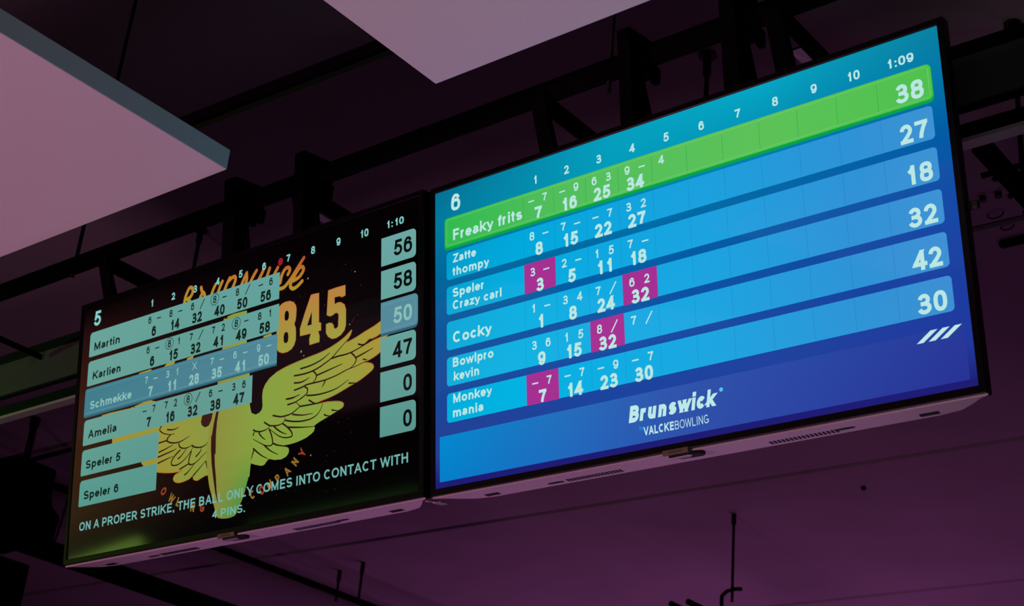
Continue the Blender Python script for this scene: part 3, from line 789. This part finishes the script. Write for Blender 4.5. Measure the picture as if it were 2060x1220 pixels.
pl.rrect(.4882, tp - .0775, .6004, tp + .003, (44, 96, 116), 6, (0, .011, .011, 0), 4)
pl.rrect(.4882, tp - .0715, .6000, tp + .003, HL, 7, (0, .011, .011, 0), 4)
pl.grid(.4882, tp - .0660, .592, tp - .0652, 3, 1, (104, 160, 174), 8)
pl.grid(.4882, tp - .0052, .592, tp - .0044, 3, 1, (104, 160, 174), 8)
pl.grid(.5932, tp - .060, .5940, tp - .010, 1, 1, (104, 160, 174), 8)
for i, nm, w in ((0, 'Martin', .107), (1, 'Karlien', .118), (2, 'Schmekke', .170), (3, 'Amelia', .117), (4, 'Speler 5', .140), (5, 'Speler 6', .140)):
    y = row_top(i) - (.0570 if i < 3 else .0550)
    pl.text(nm, -.5530, y, .0222, HLT if i == 2 else BLK, 9, 'L', .20, width=w)
pl.text('5', -.5470, .2822, .0420, TEAL, 9, 'C', .19)
for k in range(1, 11):
    pl.text(str(k), -.3219 + .0841 * (k - 1), .2850, .0195, TEAL, 9, 'C', .19)
pl.text('1:10', .5315, .2876, .0180, TEAL, 9, 'C', .19, width=.0515)
T5 = [[('6', '-', '6'), ('8', '-', '14'), ('6', '/', '32'), ('o8', '-', '40'), ('8', '/', '50'), ('-', '6', '56')],
      [('6', '-', '6'), ('o8', '1', '15'), ('7', '/', '32'), ('7', '2', '41'), ('o8', '-', '49'), ('8', '1', '58')],
      [('7', '-', '7'), ('3', '1', '11'), ('', '', '28'), ('7', '-', '35'), ('6', '-', '41'), ('9', '-', '50')],
      [('-', '7', '7'), ('7', '2', '16'), ('o8', '/', '32'), ('6', '-', '38'), ('3', '6', '47')]]
for i, r in enumerate(T5):
    for k, (a, b, tt) in enumerate(r):
        frame(pl, k + 1, row_top(i), a, b, tt, HLT if i == 2 else BLK, 9, .175, narrow=.93, dx=.0045, th=.0195, tt=.0275)
pl.text('X', cell_c(3) + .0045, row_top(2) - .0290, .0195, HLT, 9, 'C', .13)
for i, tt in enumerate(('56', '58', '50', '47', '0', '0')):
    pl.text(tt, .5830, row_top(i) - .0560, .0385, HLT if i == 2 else (8, 14, 12), 9, 'R', .185)
TICK = (112, 176, 170)
pl.text('ON A PROPER STRIKE, THE BALL ONLY COMES INTO CONTACT WITH', -.5625, -.2725, .0225, TICK, 9, 'L', .18, width=1.1345)
pl.text('4 PINS.', -.0535, -.3092, .0195, TICK, 9, 'L', .18, width=.1150)


# ------------------------------------------------------------------ scoring monitors
def monitor(matrix, picture, label, knob=False):
    root = thing('scoring_monitor', (0, 0, 0), label, 'screen', 'overhead scoring monitors')
    OY = -.3552                                  # local origin at the bottom edge of the case

    def B(mb, name, m_, par=root, bevel=0.0):
        return mb.build(name, m_, par, (0, OY, 0), bevel)
    root.matrix_world = matrix @ Matrix.Translation((0, OY, 0))
    me = picture.mesh('screen')
    me.transform(Matrix.Translation((0, -OY, 0)))
    so = bpy.data.objects.new('screen', me)
    COL.objects.link(so)
    so.parent = root
    X, T, Bt = .618, .3542, -.3552
    x, t_, b_ = .6050, .3404, -.3404
    fr = MB()
    zf, zb = .004, -.0215
    outer = [(-X, Bt), (X, Bt), (X, T), (-X, T)]
    inner = [(-x, b_), (x, b_), (x, t_), (-x, t_)]
    v = [(a, c, zf) for a, c in outer] + [(a, c, zf) for a, c in inner] + [(a, c, -.001) for a, c in inner] + [(a, c, zb) for a, c in outer]
    f = []
    for i in range(4):
        j = (i + 1) % 4
        f += [(i, j, 4 + j, 4 + i), (4 + i, 4 + j, 8 + j, 8 + i), (12 + i, 12 + j, j, i)]
    f += [(15, 14, 13, 12), (8, 9, 10, 11)]
    fr.add(v, f)
    B(fr, 'bezel', M['bezel'], bevel=.0016)
    hb = MB()
    a0, a1 = [(-.585, -.350), (.585, -.350), (.585, .325), (-.585, .325)], [(-.54, -.345), (.54, -.345), (.54, .27), (-.54, .27)]
    v = [(p, q, zb + .0005) for p, q in a0] + [(p, q, -.074) for p, q in a1]
    hb.add(v, [(0, 1, 2, 3), (7, 6, 5, 4), (4, 5, 1, 0), (5, 6, 2, 1), (6, 7, 3, 2), (7, 4, 0, 3)])
    B(hb, 'back_housing', M['housing'], bevel=.003)
    cv = MB()
    prof = [(-.617, -.004), (-.598, -.016), (-.575, -.040), (-.545, -.066), (-.50, -.076), (.50, -.076), (.545, -.066), (.575, -.040), (.598, -.016), (.617, -.004)]
    cv.prism(list(reversed(prof)), lambda u, w, t: (u, t, w), -.3585, -.3550)
    cover = B(cv, 'underside_cover', M['cover'])
    cover['label'] = 'pale grey underside of the case, lit purple'
    y0, y1 = -.3592, -.3583

    def slats(xa, xb):
        g = MB()
        n = 17
        for q in range(n):
            xx = xa + (xb - xa) * q / (n - 1)
            g.prism([(xx - .0024, -.062), (xx + .0024, -.062), (xx + .0064, -.042), (xx + .0016, -.042)], lambda u, w, t: (u, t, w), y0, y1)
        B(g, 'vent_grille', M['slot'], cover)

    def oval(xc, zc):
        g = MB()
        g.prism([(xc + .015 * math.cos(i * math.pi / 8) + (.006 if math.cos(i * math.pi / 8) > 0 else -.006), zc + .006 * math.sin(i * math.pi / 8)) for i in range(16)], lambda u, w, t: (u, t, w), y0, y1)
        B(g, 'speaker_port', M['slot'], cover)
    slats(-.295, -.165)
    slats(.175, .310)
    oval(-.325, -.053)
    oval(.330, -.047)
    for xa in (-.512, .470):
        g = MB()
        g.prism([(xa, -.062), (xa + .036, -.062), (xa + .040, -.044), (xa + .004, -.044)], lambda u, w, t: (u, t, w), y0, y1)
        B(g, 'cable_slot', M['slot'], cover)
    lt = B(MB().box((-.0275, -.3612, -.001), (.0300, -.3515, .0052)), 'logo_tab', M['badge'], bevel=.0006)
    lt['label'] = 'small olive maker badge under the bezel'
    lg = Picture()
    lg.text('SAMSUNG', .0013, -.3589, .0050, (0, 0, 0), 0, 'C', .16, width=.031)
    lm = bpy.data.meshes.new('badge_lettering')
    lm.from_pydata([(p[0], p[1] - OY, .0054) for p in lg.v], [], lg.f)
    lm.materials.append(M['badge_ink'])
    lo = bpy.data.objects.new('badge_lettering', lm)
    COL.objects.link(lo)
    lo.parent = lt
    sb = MB()
    sb.prism([(-.020, -.004), (-.006, -.030), (.040, -.034), (.050, -.026), (.050, -.012), (.034, -.004)], lambda u, w, t: (u, t, w), -.3650, -.3584)
    B(sb, 'sensor_block', M['slot'], bevel=.0015)
    sm = MB()
    sm.prism([(-.024, -.006), (-.014, -.018), (.020, -.020), (.030, -.010), (.026, -.004)], lambda u, w, t: (u, t, w), -.3662, -.3648)
    B(sm, 'sensor_trim', M['metal'], bevel=.0005)
    if knob:
        B(MB().box((.617, -.022, -.021), (.637, -.006, -.009)), 'side_latch', M['housing'], bevel=.003)
    return root


def frame_matrix(x, y, n, loc):
    m_ = Matrix.Identity(4)
    for i in range(3):
        m_[i][0], m_[i][1], m_[i][2], m_[i][3] = x[i], y[i], n[i], loc[i]
    return m_


MR = frame_matrix((1, 0, 0), (0, -.15839, .98738), (0, -.98738, -.15839), (-1.571, 2.2982, 3.0358))
ML = frame_matrix((.99999, .0032, .00365), (-.0031, -.15839, .98737), (.00374, -.98737, -.15837), (-2.8141, 2.2826, 3.0304))
monitor(MR, pr, 'bright blue scoring screen for lane 6 with a green top row', True)
monitor(ML, pl, 'dark scoring screen for lane 5 with a yellow winged pin')

# small clip joining the two cases at the bottom
t = thing('joining_clip', (-2.19, 2.345, 2.675), 'bright metal clip between the bottom corners of the two monitors', 'clip')
g = MB()
loc = MR @ Vector((-.632, -.3625, -.03))
for p0, p1 in (((-.634, -.361, -.002), (-.6215, -.3595, -.034)), ):
    a, b = MR @ Vector(p0), MR @ Vector(p1)
    g.cyl(a, b, .0022, n=8)
t.location = loc
g.build('clip_wire', M['metal'], t, loc)
g = MB()
q = [MR @ Vector(p) for p in ((-.640, -.3590, -.030), (-.618, -.3590, -.030), (-.618, -.3590, -.060), (-.640, -.3590, -.060), (-.640, -.3610, -.030), (-.618, -.3610, -.030), (-.618, -.3610, -.060), (-.640, -.3610, -.060))]
g.add(q, [(3, 2, 1, 0), (4, 5, 6, 7), (0, 1, 5, 4), (1, 2, 6, 5), (2, 3, 7, 6), (3, 0, 4, 7)])
g.build('clip_plate', M['metal'], t, loc)

# ------------------------------------------------------------------ rig above the monitors
PY, PZ, PR = 2.40, 3.675, .0265
t = MB().cyl((-7.2, PY, PZ), (1.2, PY, PZ), PR, n=28).build('rig_pipe', M['black_steel'], None, (-3, PY, PZ))
tag(t, 'long black pipe running across above both monitors', 'pipe')


def tv_to_world(x, y, z):
    return MR @ Vector((x, y, z))


def bracket(x0, x1, xe, label, top=.662):
    """hook bracket standing behind a monitor and gripping the pipe; x in the right monitor's frame"""
    base = tv_to_world((x0 + x1) / 2, -.10, -.15)
    r = thing('monitor_bracket', base, label, 'bracket', 'brackets gripping the pipe')
    place = lambda u, w, tt: tuple(tv_to_world(tt, u, w))
    up = MB()
    prof = [(-.10, -.130), (top, -.130), (top, -.2365), (.5870, -.2365), (.5870, -.2295), (.6430, -.2295), (.6430, -.1742), (.5860, -.1742), (.5860, -.2365), (.574, -.2365), (.562, -.178), (-.10, -.178)]
    up.prism(prof, place, x0, x1)
    up.build('upright', M['black_steel'], r, base, .0015)
    pl_ = MB()
    pl_.prism([(x1 + .0003, .552), (x1 + .0003, -.08), (xe, -.08), (xe, .40), (x1 + .006, .545)], lambda u, w, tt: tuple(tv_to_world(u, w, tt)), -.176, -.164)
    pl_.build('side_plate', M['black_steel'], r, base, .001)
    mp = MB()
    mp.prism([(-.10, -.0745), (.18, -.0745), (.18, -.130), (-.10, -.130)], place, x0 + .004, x1 - .004)
    mp.build('spacer', M['black_steel'], r, base)
    return r, base


def ubolt(r, base, xs):
    for x in xs:
        g_ = MB()
        g_.box((x - .0085, PY + .008, PZ - .068), (x + .0085, PY + .028, PZ - PR + .0005))
        g_.build('clamp_bolt', M['black_steel'], r, base, .004)


r, b_ = bracket(-1.477, -1.432, -1.404, 'black bracket gripping the pipe nearest the white raft corner')
ubolt(r, b_, (-3.020, -2.988))
r, b_ = bracket(-1.205, -1.170, -1.140, 'black bracket gripping the pipe above the right part of the dark screen')
ubolt(r, b_, (-2.730,))
r, b_ = bracket(-.181, -.148, -.118, 'black bracket gripping the pipe above header digits 4 and 5 of the blue screen')
ubolt(r, b_, (-1.707,))
r, b_ = bracket(.082, .120, .146, 'black bracket gripping the pipe above header digits 6 and 7 of the blue screen', .70)
ubolt(r, b_, (-1.438,))


def hanger(x, label, w=.048, lip=False, zb=3.600):
    base = (x, 2.42, 3.60)
    r_ = thing('hanger_arm', base, label, 'bracket', 'arms from the pipe to the rear beam')
    MB().box((x - .007, PY - .012, zb), (x, 2.744, 3.650)).build('arm', M['black_steel'], r_, base, .001)
    g_ = MB()
    g_.prism([(PY - .034, 3.655), (PY - .022, 3.655), (PY + .068, 3.49), (PY + .060, 3.47), (PY + .048, 3.47)], lambda u, v_, t_: (t_, u, v_), x - w, x - .0075)
    g_.build('drop_plate', M['black_steel'], r_, base, .001)
    if lip:
        MB().box((x - .030, PY + .05, 3.594), (x - .004, 2.744, 3.5995)).build('lip', M['lip'], r_, base)
    return r_


hanger(-4.405, 'black arm left of the dark screen, meeting the rear beam', zb=3.630)
hanger(-3.590, 'black arm above the lane number corner of the dark screen')
hanger(-2.783, 'black arm with a lit lip above digits 8 and 9 of the dark screen', lip=True)
hanger(-1.980, 'black arm above header digits 2 and 3 of the blue screen')
hanger(-1.355, 'black arm with a lit lip above digits 8 and 9 of the blue screen', lip=True)


def rod(x, y, z0, z1, label, r=.006, cup=0.0, cr=.012, washer=False, group='hanging rods'):
    base = (x, y, z0)
    r_ = thing('hanging_rod', base, label, 'rod', group)
    MB().cyl((x, y, z0), (x, y, z1), r, n=10).build('shaft', M['rod_steel'], r_, base)
    if cup:
        MB().cyl((x, y, z1 - cup), (x, y, z1 - .0005), cr, n=6).build('coupling_nut', M['rod_steel'], r_, base)
    if washer:
        g_ = MB()
        g_.cyl((x, y, z1 - .012), (x, y, z1 - .001), cr * 2.2, n=8)
        g_.build('washer', M['rod_steel'], r_, base)
    return r_


rod(-1.826, PY + .004, 3.615, ZC, 'black rod dropping through the pipe below the top centre raft')
rod(-3.800, PY + .004, 3.640, ZC, 'black rod dropping through the pipe below the left raft edge')
rod(-5.195, 3.879, 4.60, ZC, 'thin black rod behind the dark screen, above its digits 3 and 4', .0085, .07, .014, True)
rod(-2.545, 3.917, 4.60, ZC, 'thin black rod behind the blue screen, above its digit 7', .0085, .09, .015, True)
rod(-1.585, 4.299, 4.27, ZC, 'black rod right of the blue screen, crossing the rear beam', .0085, .06, .014, True)

# rear beam
base = (-3, 2.76, 3.53)
t = thing('rear_beam', base, 'black steel beam behind the monitors, its left end green', 'beam')
MB().box((-7.2, 2.752, 3.537), (1.2, 2.762, 3.668)).build('web', M['web_steel'], t, base)
MB().box((-7.2, 2.745, 3.668), (1.2, 2.765, 3.700)).build('top_flange', M['black_steel'], t, base, .002)
MB().box((-7.2, 2.745, 3.530), (1.2, 2.763, 3.537)).build('bottom_flange', M['black_steel'], t, base)
base = (-3, 2.76, 3.45)
t = thing('lower_rail', base, 'black rail with a lit lower lip, just under the rear beam', 'rail')
MB().box((-7.2, 2.750, 3.462), (1.2, 2.765, 3.497)).build('rail_body', M['black_steel'], t, base, .003)
MB().box((-7.2, 2.752, 3.452), (1.2, 2.785, 3.4615)).build('lower_lip', M['lip'], t, base)

# cross beam on the right, running away under the ceiling
base = (-1.60, 3.93, 4.20)
t = thing('cross_beam', base, 'black beam with clips running away to the right of the blue screen', 'beam')
MB().box((-1.600, 3.93, 4.2), (-1.543, 7.5, 4.235)).build('beam', M['black_steel'], t, base, .002)
for yy in (4.10, 4.22, 4.34, 4.46, 4.58):
    MB().box((-1.611, yy, 4.194), (-1.599, yy + .02, 4.206)).build('clip', M['rod_steel'], t, base, .003)
t = MB().cyl((-1.72, 4.299, 4.345), (-1.2, 4.299, 4.345), .010, n=10).build('short_rail', M['black_steel'], None, (-1.45, 4.299, 4.345))
tag(t, 'short thin bar crossing the rod right of the blue screen', 'rail')

# fittings on the ceiling right of the blue screen
base = (-2.17, 5.72, ZC)
t = thing('ceiling_lamp', base, 'dark slim lamp flat against the ceiling, right of the blue screen', 'lamp')
MB().box((-2.225, 5.69, 4.875), (-1.55, 5.73, 4.899)).build('lamp_body', M['black_steel'], t, base, .01)
MB().box((-2.13, 5.80, 4.88), (-1.6, 5.82, 4.899)).build('side_bar', M['black_steel'], t, base, .004)
for (x, y, rr), lb in zip(((-2.36, 5.575, .035), (-2.14, 5.47, .034), (-2.14, 5.59, .028)), ('curled cable end on the ceiling, nearest the edge of the blue screen', 'upper small cable loop on the ceiling beside the cross beam', 'lower small cable loop on the ceiling, closest to the slim lamp')):
    pts = [(x + rr * math.cos(a), y, ZC - .001 - .6 * rr * math.sin(a)) for a in [math.pi * i / 12 for i in range(13)]]
    t = MB().tube(pts, .003, 8).build('cable_loop', M['rod_steel'], None, (x, y, ZC - .03))
    tag(t, lb, 'cable', 'cable loops on the ceiling')
for x, y, lb in ((-2.13, 5.32, 'small black ceiling bolt nearer the blue screen'), (-2.065, 5.32, 'small black ceiling bolt nearer the cross beam'), (-4.091, 8.145, 'tiny black bolt alone on the ceiling, right of the lone hanging rod')):
    t = MB().cyl((x, y, ZC - .02), (x, y, ZC - .0005), .014, n=12).build('ceiling_bolt', M['rod_steel'], None, (x, y, ZC - .02))
    tag(t, lb, 'bolt', 'ceiling bolts')

# beams and pipes further back, lower left
t = MB().cyl((-8.34, 3.2, 4.69), (-8.34, 13, 4.69), .024, n=16).build('ceiling_pipe', M['black_steel'], None, (-8.34, 8, 4.69))
tag(t, 'thin dark pipe under the ceiling, emerging below the badge of the dark screen', 'pipe', 'pipes below the ceiling')
base = (-8.8, 7, 4.4)
t = thing('cable_tray', base, 'wide black tray slanting down from the bottom left corner of the dark screen', 'tray')
MB().box((-8.945, 3.4, 4.400), (-8.66, 14, 4.407)).build('tray_floor', M['black_steel'], t, base)
MB().box((-8.945, 3.4, 4.407), (-8.938, 14, 4.455)).build('tray_side', M['black_steel'], t, base)
MB().box((-8.667, 3.4, 4.407), (-8.66, 14, 4.455)).build('tray_side', M['black_steel'], t, base)
rod(-8.425, 8.146, 4.66, ZC, 'left of the two thin rods below the dark screen, holding the pipe', .010, .09, .016)
rod(-8.105, 8.063, 4.62, ZC, 'right of the two thin rods below the dark screen, near the pipe', .010, .09, .016)
rr_ = rod(-5.050, 8.258, 4.33, ZC, 'long black rod hanging alone below the blue screen', .0095, .066, .016)
b5 = Vector((-5.050, 8.258, 4.33))
g = MB().tube([(-4.985, 8.258, 4.405), (-5.03, 8.258, 4.410), (-5.09, 8.258, 4.402), (-5.125, 8.258, 4.375), (-5.125, 8.258, 4.20)], .013, 8)
g.build('hook', M['rod_steel'], rr_, b5)
for x, lb in ((-5.205, 'stub of dark pipe at the bottom edge, left of the lone rod'), (-5.085, 'stub of dark pipe at the bottom edge, nearer the lone rod')):
    pass

# stage lamp, loudspeaker and thin bars at the far left
base = (-7.9, 5.0, 4.07)
t = thing('stage_lamp', base, 'black stage lamp hanging at the far left beside the dark screen', 'lamp')
g = MB()
g.prism([(-8.15, 4.46), (-7.86, 4.44), (-7.64, 4.27), (-7.66, 4.11), (-7.95, 4.11), (-8.15, 4.10)], lambda u, w, q: (u, q, w), 4.92, 5.12)
g.build('lamp_head', M['black_steel'], t, base, .02)
g = MB().tube([(-7.62, 5.0, 4.12), (-7.60, 5.0, 4.30), (-7.66, 5.0, 4.44), (-7.80, 5.0, 4.52)], .012, 8)
g.build('yoke', M['black_steel'], t, base)
g = MB().tube([(-7.55, 5.05, 4.09), (-7.53, 5.05, 4.20), (-7.50, 5.05, 4.45)], .007, 8)
g.build('cable', M['rod_steel'], t, base)
MB().box((-8.6, 4.85, 4.40), (-7.82, 5.15, 4.60)).build('clamp_block', M['black_steel'], t, base, .02)
base = (-5.6, 3.3, 2.9)
t = thing('loudspeaker', base, 'black loudspeaker box at the bottom left corner of the photo', 'speaker')
MB().box((-5.95, 3.0, 2.90), (-5.36, 3.5, 3.245)).build('cabinet', M['black_steel'], t, base, .01)
MB().box((-5.92, 2.996, 2.93), (-5.39, 2.9995, 3.215)).build('front_grille', M['housing'], t, base)
t = MB().cyl((-7.93, 5.0, 4.62), (-6.6, 5.0, 4.63), .014, n=10).build('thin_bar', M['black_steel'], None, (-7.5, 5, 4.62))
tag(t, 'thin black bar beside the dark screen, above the stage lamp', 'bar')
rod(-7.945, 5.0, 4.63, ZC, 'thick short rod above the stage lamp at the far left', .022, .06, .03)

# pipes parallel to the lanes just below the frame
for x, y0_, lb in ((-5.57, 8.36, 'dark pipe starting at the bottom edge, left of the lone rod'), (-5.44, 8.36, 'dark pipe starting at the bottom edge, nearer the lone rod')):
    t = MB().cyl((x, y0_, 4.40), (x, 13.5, 4.40), .02, n=12).build('lane_pipe', M['black_steel'], None, (x, 10, 4.4))
    tag(t, lb, 'pipe', 'pipes at the bottom edge')
